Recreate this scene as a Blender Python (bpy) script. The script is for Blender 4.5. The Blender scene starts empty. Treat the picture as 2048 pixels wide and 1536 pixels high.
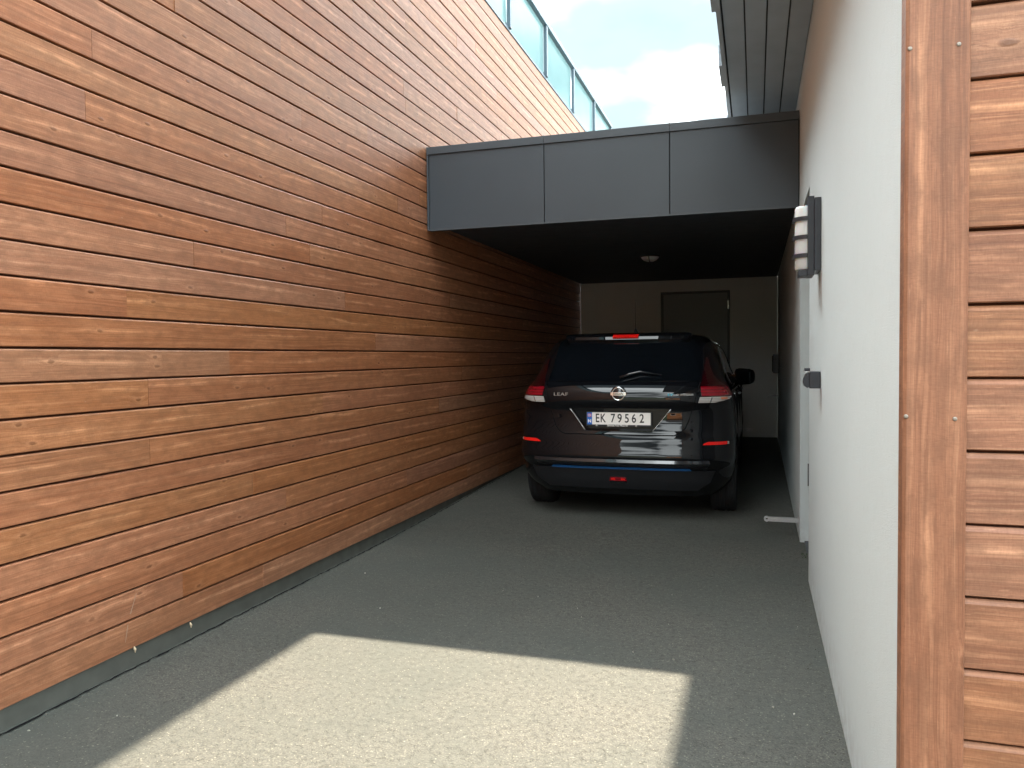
import bpy, bmesh, math, random
import numpy as np
from mathutils import Vector, Matrix, Euler
R = math.radians
random.seed(7)
sc = bpy.context.scene
COL = sc.collection

# ------------------------------------------------------------------ camera
F, YAW, PIT, ROLL, H = 1540.0, R(17.58), R(1.97), 0.010, 1.35
fw = Vector((-math.sin(YAW)*math.cos(PIT), math.cos(YAW)*math.cos(PIT), -math.sin(PIT)))
rt = Vector((math.cos(YAW), math.sin(YAW), 0)); up = rt.cross(fw)
r2 = rt*math.cos(ROLL) - up*math.sin(ROLL); u2 = up*math.cos(ROLL) + rt*math.sin(ROLL)
cam = bpy.data.objects.new('camera', bpy.data.cameras.new('camera')); COL.objects.link(cam)
cam.matrix_world = Matrix(((r2.x, u2.x, -fw.x, 0), (r2.y, u2.y, -fw.y, 0), (r2.z, u2.z, -fw.z, H), (0, 0, 0, 1)))
cam.data.sensor_width = 36; cam.data.lens = F/2048*36
cam.data.clip_start = 0.05; cam.data.clip_end = 2000
sc.camera = cam

# ------------------------------------------------------------------ world, sun, exposure
SUNV = Vector((-0.0897, 0.860, 1.0)).normalized()
CLOUD = (2.124, 0.96, 0.0)
W = bpy.data.worlds.new('World'); sc.world = W; W.use_nodes = True
nt = W.node_tree; nt.nodes.clear()
def wn(t, **k):
    n = nt.nodes.new(t)
    for a, b in k.items(): setattr(n, a, b)
    return n
out = wn('ShaderNodeOutputWorld'); bg = wn('ShaderNodeBackground'); bg.inputs[1].default_value = 0.15
sky = wn('ShaderNodeTexSky', sky_type='NISHITA', sun_disc=False)
sky.sun_elevation = math.asin(SUNV.z); sky.sun_rotation = math.atan2(SUNV.x, SUNV.y)
sky.dust_density = 2.0; sky.air_density = 1.0; sky.ozone_density = 1.2
tc = wn('ShaderNodeTexCoord'); sep = wn('ShaderNodeSeparateXYZ'); nt.links.new(tc.outputs['Generated'], sep.inputs[0])
ad = wn('ShaderNodeMath', operation='ADD'); ad.inputs[1].default_value = 0.22; nt.links.new(sep.outputs[2], ad.inputs[0])
mx = wn('ShaderNodeMath', operation='MAXIMUM'); mx.inputs[1].default_value = 0.05; nt.links.new(ad.outputs[0], mx.inputs[0])
dv = wn('ShaderNodeVectorMath', operation='DIVIDE'); cb = wn('ShaderNodeCombineXYZ')
for i in range(3): nt.links.new(mx.outputs[0], cb.inputs[i])
dv0 = wn('ShaderNodeVectorMath', operation='DIVIDE')
nt.links.new(tc.outputs['Generated'], dv0.inputs[0]); nt.links.new(cb.outputs[0], dv0.inputs[1])
dv.operation = 'ADD'; nt.links.new(dv0.outputs[0], dv.inputs[0]); dv.inputs[1].default_value = CLOUD
dt = wn('ShaderNodeVectorMath', operation='DOT_PRODUCT'); nt.links.new(tc.outputs['Generated'], dt.inputs[0]); dt.inputs[1].default_value = SUNV
gl = wn('ShaderNodeMapRange'); nt.links.new(dt.outputs['Value'], gl.inputs['Value'])
for a_, b_ in (('From Min', -0.5), ('From Max', 1.0), ('To Min', 0.60), ('To Max', 1.75)): gl.inputs[a_].default_value = b_
no = wn('ShaderNodeTexNoise'); no.inputs['Scale'].default_value = 1.5; no.inputs['Detail'].default_value = 7; no.inputs['Roughness'].default_value = 0.52
nt.links.new(dv.outputs[0], no.inputs['Vector'])
cr = wn('ShaderNodeValToRGB'); cr.color_ramp.elements[0].position = 0.22; cr.color_ramp.elements[1].position = 0.40
nt.links.new(no.outputs['Fac'], cr.inputs[0])
no2 = wn('ShaderNodeTexNoise'); no2.inputs['Scale'].default_value = 2.1; no2.inputs['Detail'].default_value = 5; no2.inputs['Roughness'].default_value = 0.45
nt.links.new(dv.outputs[0], no2.inputs['Vector'])
cr2 = wn('ShaderNodeValToRGB'); e = cr2.color_ramp.elements
e[0].position = 0.34; e[0].color = (0.46, 0.60, 0.64, 1); e[1].position = 0.56; e[1].color = (8.0, 8.6, 8.7, 1)
for p_, c_ in ((0.41, (0.50, 0.62, 0.66, 1)), (0.455, (0.66, 0.76, 0.79, 1))):
    q_ = e.new(p_); q_.color = c_
cr2.color_ramp.interpolation = 'EASE'
nt.links.new(no2.outputs['Fac'], cr2.inputs[0])
mix = wn('ShaderNodeMix', data_type='RGBA'); nt.links.new(cr.outputs[0], mix.inputs[0])
cs = wn('ShaderNodeVectorMath', operation='SCALE'); nt.links.new(cr2.outputs[0], cs.inputs[0]); nt.links.new(gl.outputs[0], cs.inputs['Scale'])
nt.links.new(sky.outputs[0], mix.inputs[6]); nt.links.new(cs.outputs[0], mix.inputs[7])
nt.links.new(mix.outputs[2], bg.inputs[0]); nt.links.new(bg.outputs[0], out.inputs[0])

sl = bpy.data.lights.new('sun', 'SUN'); sl.energy = 2.9; sl.angle = R(0.6); sl.color = (1.0, 0.865, 0.68)
sun = bpy.data.objects.new('sun', sl); COL.objects.link(sun)
sun.rotation_euler = SUNV.to_track_quat('Z', 'Y').to_euler(); sun.location = (0, 20, 30)
vs = sc.view_settings; vs.view_transform = 'Standard'; vs.look = 'None'; vs.gamma = 1.0; vs.use_curve_mapping = False
vs.exposure = 2.74
sc.cycles.max_bounces = 10; sc.cycles.diffuse_bounces = 6; sc.cycles.glossy_bounces = 5
sc.cycles.sample_clamp_indirect = 8

# ------------------------------------------------------------------ materials
class NT:
    def __init__(s, name):
        s.m = bpy.data.materials.new(name); s.m.use_nodes = True; s.t = s.m.node_tree
        s.b = s.t.nodes['Principled BSDF']
    def n(s, typ, ins=None, **k):
        n = s.t.nodes.new(typ)
        for a, b in k.items(): setattr(n, a, b)
        for a, b in (ins or {}).items():
            if isinstance(b, bpy.types.NodeSocket): s.t.links.new(b, n.inputs[a])
            else: n.inputs[a].default_value = b
        return n
    def math(s, op, a, b=0.0, c=None):
        ins = {0: a, 1: b}
        if c is not None: ins[2] = c
        return s.n('ShaderNodeMath', ins, operation=op).outputs[0]
    def vmath(s, op, a, b): return s.n('ShaderNodeVectorMath', {0: a, 1: b}, operation=op).outputs[0]
    def mix(s, f, a, b, mode='MIX'):
        n = s.n('ShaderNodeMix', {0: f, 6: a, 7: b}, data_type='RGBA', blend_type=mode); return n.outputs[2]
    def ramp(s, f, stops):
        n = s.n('ShaderNodeValToRGB', {0: f}); el = n.color_ramp.elements
        while len(el) < len(stops): el.new(0.5)
        for i, (p, c) in enumerate(stops):
            el[i].position = p; el[i].color = c if len(c) == 4 else (*c, 1)
        return n.outputs[0]
    def noise(s, v, scale, detail=4, rough=0.5, dist=0.0):
        return s.n('ShaderNodeTexNoise', {'Vector': v, 'Scale': scale, 'Detail': detail, 'Roughness': rough, 'Distortion': dist}).outputs[0]
    def bump(s, h, strength=0.3, dist=0.002):
        s.t.links.new(s.n('ShaderNodeBump', {'Height': h, 'Strength': strength, 'Distance': dist}).outputs[0], s.b.inputs['Normal'])
    def col(s, c): s.link('Base Color', c)
    def link(s, name, v):
        if isinstance(v, bpy.types.NodeSocket): s.t.links.new(v, s.b.inputs[name])
        else: s.b.inputs[name].default_value = v
    def obj(s): return s.n('ShaderNodeTexCoord').outputs['Object']
G = lambda v: (v, v, v, 1)

def plain(name, color, rough=0.5, metal=0.0, var=0.08, scale=30, coat=0.0, spec=0.5, bump=0.0):
    s = NT(name); o = s.obj(); n = s.noise(o, scale, 3)
    c = (*color, 1); d = (*(x*(1-var*2) for x in color), 1)
    s.col(s.mix(n, c, d)); s.link('Roughness', s.math('MULTIPLY_ADD', n, rough*0.2, rough*0.9))
    s.link('Metallic', metal); s.link('Coat Weight', coat); s.link('Coat Roughness', 0.03); s.link('Specular IOR Level', spec)
    if bump: s.bump(n, bump, 0.002)
    return s.m

def wood(name, base, dark, light, flat_axis='XZ'):
    """stained rough-sawn spruce; length along local X, width along local Z"""
    s = NT(name); o = s.obj()
    rnd = s.n('ShaderNodeObjectInfo').outputs['Random']
    off = s.n('ShaderNodeCombineXYZ', {0: s.math('MULTIPLY', rnd, 531.0), 1: 0.0, 2: s.math('MULTIPLY', rnd, 97.0)}).outputs[0]
    v = s.vmath('ADD', o, off)
    # knots
    k0 = s.n('ShaderNodeSeparateXYZ', {0: v})
    kv = s.n('ShaderNodeCombineXYZ', {0: s.math('MULTIPLY', k0.outputs[0], 3.6), 1: s.math('MULTIPLY', k0.outputs[2], 8.0), 2: 0.0}).outputs[0]
    vo = s.n('ShaderNodeTexVoronoi', {'Vector': kv, 'Scale': 1.0, 'Randomness': 1.0}, voronoi_dimensions='2D')
    kd = s.math('MULTIPLY', vo.outputs['Distance'], s.math('MULTIPLY_ADD', s.noise(s.vmath('MULTIPLY', v, (40, 1, 60)), 1.0, 3, 0.6), 1.6, 0.35))
    kr = s.n('ShaderNodeSeparateXYZ', {0: vo.outputs['Color']}).outputs[0]
    kon = s.math('GREATER_THAN', kr, 0.74)
    near = s.math('MULTIPLY', s.ramp(kd, [(0.0, G(1)), (0.30, G(0))]), kon)
    # grain warped round knots
    w1 = s.noise(s.vmath('MULTIPLY', v, (0.9, 1, 9.0)), 1.0, 3)
    sz = s.n('ShaderNodeSeparateXYZ', {0: v})
    zz = s.math('ADD', sz.outputs[2], s.math('MULTIPLY', w1, 0.085))
    zz = s.math('ADD', zz, s.math('MULTIPLY', near, 0.018))
    gv = s.n('ShaderNodeCombineXYZ', {0: s.math('MULTIPLY', sz.outputs[0], 0.8), 1: sz.outputs[1], 2: s.math('MULTIPLY', zz, 105.0)}).outputs[0]
    g1 = s.noise(gv, 1.0, 7, 0.72)
    g2 = s.noise(s.vmath('MULTIPLY', v, (9, 1, 330)), 1.0, 4, 0.65)
    saw = s.noise(s.vmath('MULTIPLY', v, (240, 1, 70)), 1.0, 2, 0.6)
    blot = s.noise(s.vmath('MULTIPLY', v, (2.2, 1, 11)), 1.0, 5, 0.62)
    blot2 = s.noise(s.vmath('MULTIPLY', v, (11, 1, 24)), 1.0, 4, 0.6)
    c = s.mix(s.ramp(blot, [(0.30, G(0)), (0.68, G(1))]), (*dark, 1), (*base, 1))
    c = s.mix(s.math('MULTIPLY', s.ramp(g1, [(0.50, G(0)), (0.66, G(1))]), 0.62), c, (*light, 1))
    c = s.mix(s.math('MULTIPLY', s.ramp(g1, [(0.34, G(1)), (0.48, G(0))]), 0.60), c, (*(x*0.52 for x in dark), 1))
    c = s.mix(s.math('MULTIPLY', s.ramp(g2, [(0.34, G(1)), (0.50, G(0))]), 0.42), c, (*(x*0.50 for x in dark), 1))
    c = s.mix(s.math('MULTIPLY', s.ramp(s.noise(s.vmath('MULTIPLY', v, (26, 1, 210)), 1.0, 3, 0.6), [(0.58, G(0)), (0.72, G(1))]), 0.45), c, (*light, 1))
    # long pale sap line wandering along the board
    wn_ = s.noise(s.vmath('MULTIPLY', v, (0.30, 1, 0)), 1.0, 6, 0.55)
    zo = s.n('ShaderNodeSeparateXYZ', {0: o}).outputs[2]
    d = s.math('ABSOLUTE', s.math('SUBTRACT', zo, s.math('MULTIPLY', s.math('SUBTRACT', wn_, 0.44), 0.26)))
    for off_, amt in ((0.0, 0.65), (0.004, 0.35), (0.0095, 0.25)):
        l = s.ramp(s.math('ABSOLUTE', s.math('SUBTRACT', d, off_)), [(0.0, G(1)), (0.0013, G(0))])
        l = s.math('MULTIPLY', l, s.ramp(s.noise(s.vmath('MULTIPLY', v, (1.6, 1, 0)), 1.0, 2), [(0.45, G(0)), (0.56, G(amt))]))
        c = s.mix(l, c, (*(min(1, x*1.5) for x in light), 1))
    c = s.mix(s.math('MULTIPLY', s.ramp(blot2, [(0.45, G(0)), (0.60, G(1))]), 0.50), c, (*(x*0.55 for x in base), 1))
    core = s.math('MULTIPLY', s.ramp(kd, [(0.0, G(1)), (0.035, G(1)), (0.075, G(0))]), kon)
    ring = s.math('MULTIPLY', s.ramp(kd, [(0.06, G(0)), (0.09, G(1)), (0.16, G(0))]), kon)
    c = s.mix(s.math('MULTIPLY', core, 0.50), c, (*(x*0.40 for x in dark), 1))
    c = s.mix(s.math('MULTIPLY', ring, 0.22), c, (*(min(1, x*1.15) for x in light), 1))
    # pale chips of bare wood and splashes
    sp = s.n('ShaderNodeTexVoronoi', {'Vector': s.vmath('MULTIPLY', v, (5.5, 1, 11)), 'Scale': 1.0}).outputs['Distance']
    c = s.mix(s.math('MULTIPLY', s.ramp(sp, [(0.0, G(1)), (0.035, G(0.0))]), 0.45), c, (0.62, 0.45, 0.30, 1))
    # board to board variation
    vv = s.n('ShaderNodeHueSaturation', {'Hue': s.math('MULTIPLY_ADD', rnd, 0.006, 0.4975), 'Saturation': s.math('MULTIPLY_ADD', s.math('FRACT', s.math('MULTIPLY', rnd, 17.3)), 0.14, 0.88),
             'Value': s.math('MULTIPLY_ADD', s.math('FRACT', s.math('MULTIPLY', rnd, 7.7)), 0.10, 0.95), 'Color': c}).outputs[0]
    vv = s.mix(s.math('MULTIPLY', s.ramp(saw, [(0.35, G(1)), (0.55, G(0))]), 0.16), vv, (*(x*0.5 for x in dark), 1))
    s.col(vv)
    s.link('Roughness', s.math('MULTIPLY_ADD', g2, 0.25, 0.42)); s.link('Specular IOR Level', 0.45)
    h = s.math('ADD', s.math('MULTIPLY', g1, 0.55), s.math('MULTIPLY', g2, 0.30))
    h = s.math('ADD', h, s.math('MULTIPLY', saw, 0.35)); h = s.math('ADD', h, s.math('MULTIPLY', core, 0.8))
    s.bump(h, 0.75, 0.0016)
    return s.m

M = {}
M['wood'] = wood('stained_wood', (0.435, 0.172, 0.074), (0.325, 0.112, 0.042), (0.57, 0.265, 0.130))
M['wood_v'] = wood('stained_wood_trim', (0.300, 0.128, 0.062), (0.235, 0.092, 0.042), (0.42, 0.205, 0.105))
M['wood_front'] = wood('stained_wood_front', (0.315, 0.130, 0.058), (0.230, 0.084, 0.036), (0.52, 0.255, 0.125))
M['backing'] = plain('dark_backing', (0.085, 0.034, 0.020), 0.9, spec=0.15)

def stucco(name, base, streaks=()):
    s = NT(name); o = s.obj()
    n = s.noise(o, 2.0, 5, 0.6); n2 = s.noise(o, 260, 3, 0.6); n3 = s.noise(o, 28, 4, 0.6)
    c = s.mix(s.math('MULTIPLY', n, 0.7), (*base, 1), (base[0]*0.90, base[1]*0.925, base[2]*0.91, 1))
    c = s.mix(s.math('MULTIPLY', s.ramp(n3, [(0.55, G(0)), (0.75, G(1))]), 0.10), c, (base[0]*0.72, base[1]*0.74, base[2]*0.70, 1))
    sx = s.n('ShaderNodeSeparateXYZ', {0: o})
    # splash dirt near the ground
    dirt = s.math('MULTIPLY', s.ramp(sx.outputs[2], [(0.0, G(1)), (0.22, G(0))]), s.ramp(s.noise(o, 14, 5, 0.7), [(0.40, G(0)), (0.7, G(1))]))
    c = s.mix(s.math('MULTIPLY', dirt, 0.35), c, (0.20, 0.18, 0.15, 1))
    for (y, zt, zb, w_) in streaks:
        a = s.ramp(s.math('ABSOLUTE', s.math('SUBTRACT', sx.outputs[1], s.math('MULTIPLY_ADD', s.noise(o, 9, 2), 0.02, y-0.01))), [(0.0, G(1)), (w_, G(0))])
        t = s.n('ShaderNodeMapRange', {'Value': sx.outputs[2], 'From Min': zb, 'From Max': zt}).outputs[0]
        t = s.math('MULTIPLY', t, s.math('LESS_THAN', sx.outputs[2], zt))
        c = s.mix(s.math('MULTIPLY', s.math('MULTIPLY', a, t), 0.8), c, (0.30, 0.13, 0.085, 1))
    s.col(c); s.link('Roughness', 0.88); s.link('Specular IOR Level', 0.25)
    s.bump(s.math('ADD', n2, s.math('MULTIPLY', n3, 0.9)), 0.9, 0.0024)
    return s.m
M['stucco'] = stucco('white_render', (0.67, 0.745, 0.765), [(3.985, 1.74, 1.52, 0.028), (4.03, 1.745, 1.66, 0.012), (3.985, 1.185, 1.02, 0.018)])
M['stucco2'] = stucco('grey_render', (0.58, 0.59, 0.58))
M['concrete'] = plain('plinth_concrete', (0.135, 0.140, 0.125), 0.9, var=0.22, scale=9, spec=0.2, bump=0.4)
M['fascia'] = plain('anthracite_panel', (0.055, 0.070, 0.086), 0.42, var=0.10, scale=2.2, bump=0.9)
M['flash'] = plain('anthracite_flashing', (0.066, 0.082, 0.098), 0.40, var=0.05, scale=4)
M['ceiling'] = plain('dark_soffit', (0.06, 0.07, 0.085), 0.6, var=0.1, scale=8)
M['joint'] = plain('dark_joint', (0.010, 0.010, 0.011), 0.9, spec=0.1)
M['door'] = plain('grey_door_paint', (0.16, 0.18, 0.18), 0.45)
M['doorframe'] = plain('dark_frame_paint', (0.05, 0.055, 0.06), 0.5)
M['metal'] = plain('brushed_metal', (0.55, 0.56, 0.57), 0.28, metal=1.0)
M['galv'] = plain('galvanised_steel', (0.62, 0.64, 0.66), 0.42, metal=0.6, var=0.12, scale=60)
M['blackmetal'] = plain('black_powder_coat', (0.035, 0.042, 0.055), 0.42)
M['screw'] = plain('screw_zinc', (0.30, 0.27, 0.23), 0.5, metal=0.6)
M['eave'] = plain('eave_paint', (0.44, 0.53, 0.60), 0.55, var=0.1, scale=6)
M['eavegap'] = plain('eave_gap', (0.05, 0.06, 0.07), 0.8)
M['alu'] = plain('railing_aluminium', (0.11, 0.16, 0.20), 0.5)

def asphalt():
    s = NT('asphalt'); o = s.obj()
    wv = s.n('ShaderNodeTexNoise', {'Vector': o, 'Scale': 45.0, 'Detail': 2.0}).outputs['Color']
    ov = s.vmath('ADD', o, s.vmath('MULTIPLY', wv, (0.012, 0.012, 0.0)))
    v1 = s.n('ShaderNodeTexVoronoi', {'Vector': ov, 'Scale': 150.0}); v2 = s.n('ShaderNodeTexVoronoi', {'Vector': ov, 'Scale': 105.0}, feature='DISTANCE_TO_EDGE')
    v3 = s.n('ShaderNodeTexVoronoi', {'Vector': o, 'Scale': 210.0})
    sp = s.n('ShaderNodeSeparateXYZ', {0: v1.outputs['Color']}).outputs[0]
    big = s.noise(o, 0.8, 5, 0.6); mid = s.noise(o, 5, 5, 0.65); fine = s.noise(o, 130, 3, 0.7)
    c = s.mix(s.ramp(sp, [(0.0, G(0)), (1.0, G(1))]), (0.082, 0.083, 0.075, 1), (0.150, 0.145, 0.124, 1))
    c = s.mix(s.ramp(fine, [(0.35, G(1)), (0.6, G(0))]), c, (0.058, 0.062, 0.056, 1))
    gap = s.math('MULTIPLY', s.ramp(v2.outputs['Distance'], [(0.0, G(1)), (0.07, G(0))]), s.ramp(s.noise(o, 38, 3, 0.6), [(0.47, G(0)), (0.60, G(1))]))
    c = s.mix(s.math('MULTIPLY', gap, 0.9), c, (0.022, 0.020, 0.018, 1))
    c = s.mix(s.math('MULTIPLY', s.ramp(big, [(0.40, G(0)), (0.62, G(1))]), 0.75), c, (0.070, 0.078, 0.070, 1))
    c = s.mix(s.math('MULTIPLY', s.ramp(mid, [(0.52, G(0)), (0.75, G(1))]), 0.30), c, (0.055, 0.058, 0.053, 1))
    s3 = s.n('ShaderNodeSeparateXYZ', {0: v3.outputs['Color']}).outputs[0]
    c = s.mix(s.math('MULTIPLY', s.math('GREATER_THAN', s3, 0.985), 0.40), c, (0.32, 0.30, 0.25, 1))
    # pale scuff marks
    sc1 = s.n('ShaderNodeTexVoronoi', {'Vector': s.vmath('MULTIPLY', o, (3.2, 9.0, 1)), 'Scale': 1.0}).outputs['Distance']
    c = s.mix(s.math('MULTIPLY', s.math('MULTIPLY', s.ramp(sc1, [(0.0, G(1)), (0.09, G(0))]), s.ramp(fine, [(0.45, G(0)), (0.6, G(1))])), 0.25), c, (0.42, 0.42, 0.38, 1))
    s.col(c); s.link('Roughness', s.math('MULTIPLY_ADD', fine, 0.2, 0.70)); s.link('Specular IOR Level', 0.35)
    h = s.math('SUBTRACT', s.math('ADD', s.math('MULTIPLY', sp, 0.5), fine), s.math('MULTIPLY', gap, 0.9))
    s.bump(h, 0.7, 0.0022)
    return s.m
M['asphalt'] = asphalt()

def grass():
    s = NT('meadow'); o = s.obj()
    c = s.mix(s.noise(o, 0.15, 5), (0.06, 0.085, 0.03, 1), (0.11, 0.12, 0.045, 1)); s.col(s.mix(s.noise(o, 8, 4), c, (0.04, 0.06, 0.02, 1)))
    s.link('Roughness', 0.95); return s.m
M['grass'] = grass()
def forest():
    s = NT('forest_slope'); o = s.obj()
    s.col(s.mix(s.ramp(s.noise(o, 0.12, 6, 0.7), [(0.4, G(0)), (0.6, G(1))]), (0.018, 0.035, 0.016, 1), (0.06, 0.085, 0.035, 1)))
    s.link('Roughness', 1.0); return s.m
M['forest'] = forest()

# car materials
def paint():
    s = NT('black_car_paint'); o = s.obj(); n = s.noise(o, 900, 2)
    s.col(s.mix(n, (0.003, 0.0035, 0.005, 1), (0.006, 0.007, 0.009, 1))); s.link('Roughness', 0.4); s.link('Specular IOR Level', 0.0)
    s.link('Coat Weight', 0.85); s.link('Coat Roughness', 0.02); s.link('Coat IOR', 1.5)
    dust = s.noise(o, 6, 5, 0.6)
    return s.m
M['paint'] = paint()
M['glass'] = plain('tinted_glass', (0.004, 0.006, 0.009), 0.05, coat=1.0, var=0.3, scale=3)
M['blackplastic'] = plain('black_plastic', (0.014, 0.016, 0.02), 0.45, bump=0.1)
M['gloss'] = plain('gloss_black', (0.01, 0.012, 0.016), 0.12, coat=1.0)
M['tyre'] = plain('rubber', (0.020, 0.021, 0.023), 0.8, scale=60, spec=0.3)
M['rim'] = plain('alloy', (0.30, 0.31, 0.33), 0.3, metal=0.9)
M['chrome'] = plain('chrome', (0.82, 0.84, 0.86), 0.08, metal=1.0, var=0.02)
M['blue'] = plain('blue_strip', (0.02, 0.10, 0.28), 0.18, coat=1.0)
M['ink'] = plain('plate_ink', (0.012, 0.012, 0.014), 0.5)
M['plate'] = plain('plate_white', (0.92, 0.90, 0.87), 0.35, var=0.03)
M['pblue'] = plain('plate_blue', (0.015, 0.16, 0.62), 0.35)
M['pred'] = plain('plate_red', (0.72, 0.06, 0.12), 0.35)
M['badge'] = plain('badge_silver', (0.62, 0.64, 0.64), 0.25, metal=0.7)
M['badgeblue'] = plain('badge_blue', (0.05, 0.45, 0.62), 0.3)
def lens(name, c, c2, rough=0.1, ribs=140):
    s = NT(name); o = s.obj(); sx = s.n('ShaderNodeSeparateXYZ', {0: o})
    rib = s.math('SINE', s.math('MULTIPLY', sx.outputs[2], ribs*2.0))
    s.col(s.mix(s.math('MULTIPLY_ADD', rib, 0.5, 0.5), (*c, 1), (*c2, 1))); s.link('Roughness', rough)
    s.link('Coat Weight', 1.0); s.link('Coat Roughness', 0.02); s.bump(rib, 0.2, 0.001); return s.m
M['red'] = lens('red_lens', (0.30, 0.003, 0.014), (0.15, 0.001, 0.007))
M['redbright'] = lens('red_reflector', (0.95, 0.015, 0.010), (0.80, 0.010, 0.008), 0.25, 400)
M['clear'] = lens('clear_lens', (0.62, 0.60, 0.58), (0.34, 0.32, 0.31), 0.12, 260)
M['amber'] = plain('amber_lens', (0.75, 0.22, 0.10), 0.2)
M['smoked'] = lens('smoked_red_lens', (0.022, 0.001, 0.003), (0.014, 0.001, 0.002))

def opal():
    s = NT('opal_glass'); s.col((0.78, 0.82, 0.84, 1)); n = s.noise(s.obj(), 12, 2)
    s.link('Roughness', s.math('MULTIPLY_ADD', n, 0.1, 0.25)); s.link('Subsurface Weight', 0.3); s.link('Subsurface Scale', 0.02); return s.m
M['opal'] = opal()
def frosted():
    s = NT('frosted_glass'); s.t.nodes.remove(s.b)
    o = s.t.nodes['Material Output']
    n = s.noise(s.obj(), 3, 3)
    col = s.mix(n, (0.33, 0.46, 0.475, 1), (0.38, 0.50, 0.51, 1))
    tr = s.n('ShaderNodeBsdfTranslucent', {0: col}); df = s.n('ShaderNodeBsdfDiffuse', {0: col}); gl = s.n('ShaderNodeBsdfGlossy', {0: (0.8, 0.9, 0.9, 1), 1: 0.15})
    a = s.n('ShaderNodeMixShader', {0: 0.25, 1: tr.outputs[0], 2: df.outputs[0]}); b = s.n('ShaderNodeMixShader', {0: 0.06, 1: a.outputs[0], 2: gl.outputs[0]})
    s.t.links.new(b.outputs[0], o.inputs[0]); return s.m
M['frosted'] = frosted()

# ------------------------------------------------------------------ helpers
def link(name, me, mat=None, parent=None, loc=(0, 0, 0), rot=(0, 0, 0)):
    o = bpy.data.objects.new(name, me); COL.objects.link(o); o.location = loc; o.rotation_euler = rot
    if mat and me and not me.materials: me.materials.append(M[mat])
    if parent: o.parent = parent
    return o
def tag(o, label=None, cat=None, group=None, kind=None):
    if label: o['label'] = label
    if cat: o['category'] = cat
    if group: o['group'] = group
    if kind: o['kind'] = kind
    return o
def empty(name, loc=(0, 0, 0), rz=0):
    o = bpy.data.objects.new(name, None); COL.objects.link(o); o.location = loc; o.rotation_euler = (0, 0, rz); o.empty_display_size = 0.2
    return o
def mk(name, verts, faces, smooth=False):
    me = bpy.data.meshes.new(name); me.from_pydata([tuple(v) for v in verts], [], faces); me.validate(); me.update()
    if smooth: me.polygons.foreach_set('use_smooth', [True]*len(me.polygons))
    return me
def box(bm, x0, x1, y0, y1, z0, z1, bev=0.0):
    vs_ = [bm.verts.new((x, y, z)) for x in (x0, x1) for y in (y0, y1) for z in (z0, z1)]
    fs = [(0, 1, 3, 2), (4, 6, 7, 5), (0, 4, 5, 1), (2, 3, 7, 6), (0, 2, 6, 4), (1, 5, 7, 3)]
    f = [bm.faces.new([vs_[i] for i in q]) for q in fs]
    if bev:
        ed = list({e for q in f for e in q.edges}); bmesh.ops.bevel(bm, geom=ed, offset=bev, segments=2, affect='EDGES', profile=0.7)
def boxm(name, *a, bev=0.0):
    bm = bmesh.new(); box(bm, *a, bev=bev); bmesh.ops.recalc_face_normals(bm, faces=bm.faces); me = bpy.data.meshes.new(name); bm.to_mesh(me); bm.free(); return me
def bobj(name, a, mat, parent=None, bev=0.0, loc=(0, 0, 0), rot=(0, 0, 0)):
    return link(name, boxm(name, *a, bev=bev), mat, parent, loc, rot)
def finish(name, bm, smooth=False):
    bmesh.ops.recalc_face_normals(bm, faces=bm.faces); me = bpy.data.meshes.new(name); bm.to_mesh(me); bm.free()
    if smooth: me.polygons.foreach_set('use_smooth', [True]*len(me.polygons))
    return me
def lathe(bm, prof, seg=32, a0=0, a1=2*math.pi, axis='Z', org=(0, 0, 0)):
    full = abs(a1-a0-2*math.pi) < 1e-6; n = seg if full else seg+1; rows = []
    for (r, h) in prof:
        row = []
        for i in range(n):
            a = a0+(a1-a0)*i/seg; c, s_ = r*math.cos(a), r*math.sin(a)
            p = {'Z': (c, s_, h), 'X': (h, c, s_), 'Y': (c, h, s_)}[axis]
            row.append(bm.verts.new((p[0]+org[0], p[1]+org[1], p[2]+org[2])))
        rows.append(row)
    for a, b in zip(rows, rows[1:]):
        for i in range(n if full else n-1):
            j = (i+1) % n; bm.faces.new((a[i], a[j], b[j], b[i]))
    return rows
def tube(bm, pts, r, seg=8):
    rows = []
    pts = [Vector(p) for p in pts]
    rr = r if isinstance(r, (list, tuple)) else [r]*len(pts)
    for i, p in enumerate(pts):
        d = (pts[min(i+1, len(pts)-1)]-pts[max(i-1, 0)]).normalized()
        a = d.orthogonal().normalized() if i == 0 else (a_ - d*a_.dot(d)).normalized(); a_ = a; b = d.cross(a)
        rows.append([bm.verts.new(p+(a*math.cos(t)+b*math.sin(t))*rr[i]) for t in [2*math.pi*k/seg for k in range(seg)]])
    for u, v in zip(rows, rows[1:]):
        for i in range(seg): bm.faces.new((u[i], u[(i+1) % seg], v[(i+1) % seg], v[i]))
    bm.faces.new(rows[0][::-1]); bm.faces.new(rows[-1])
def text(name, body, size, mat, parent, loc, rot=(R(90), 0, 0), sx=1.0, ext=0.0008, align='CENTER', bold=0.0, shear=0, space=1.0):
    cu = bpy.data.curves.new(name, 'FONT'); cu.body = body; cu.size = size; cu.extrude = ext; cu.offset = bold
    cu.align_x = align; cu.align_y = 'CENTER'; cu.shear = shear; cu.space_character = space
    t = bpy.data.objects.new(name, cu); COL.objects.link(t)
    dg = bpy.context.evaluated_depsgraph_get(); me = bpy.data.meshes.new_from_object(t.evaluated_get(dg))
    bpy.data.objects.remove(t); bpy.data.curves.remove(cu)
    me.materials.clear(); o = link(name, me, mat, parent, loc, rot); o.scale = (sx, 1, 1); return o

def gz(y):  # the driveway rises gently into the carport
    t = min(max((y-4.6)/7.2, 0), 1); return 0.145*t*t*(3-2*t)*0.62 + 0.055*t

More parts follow.
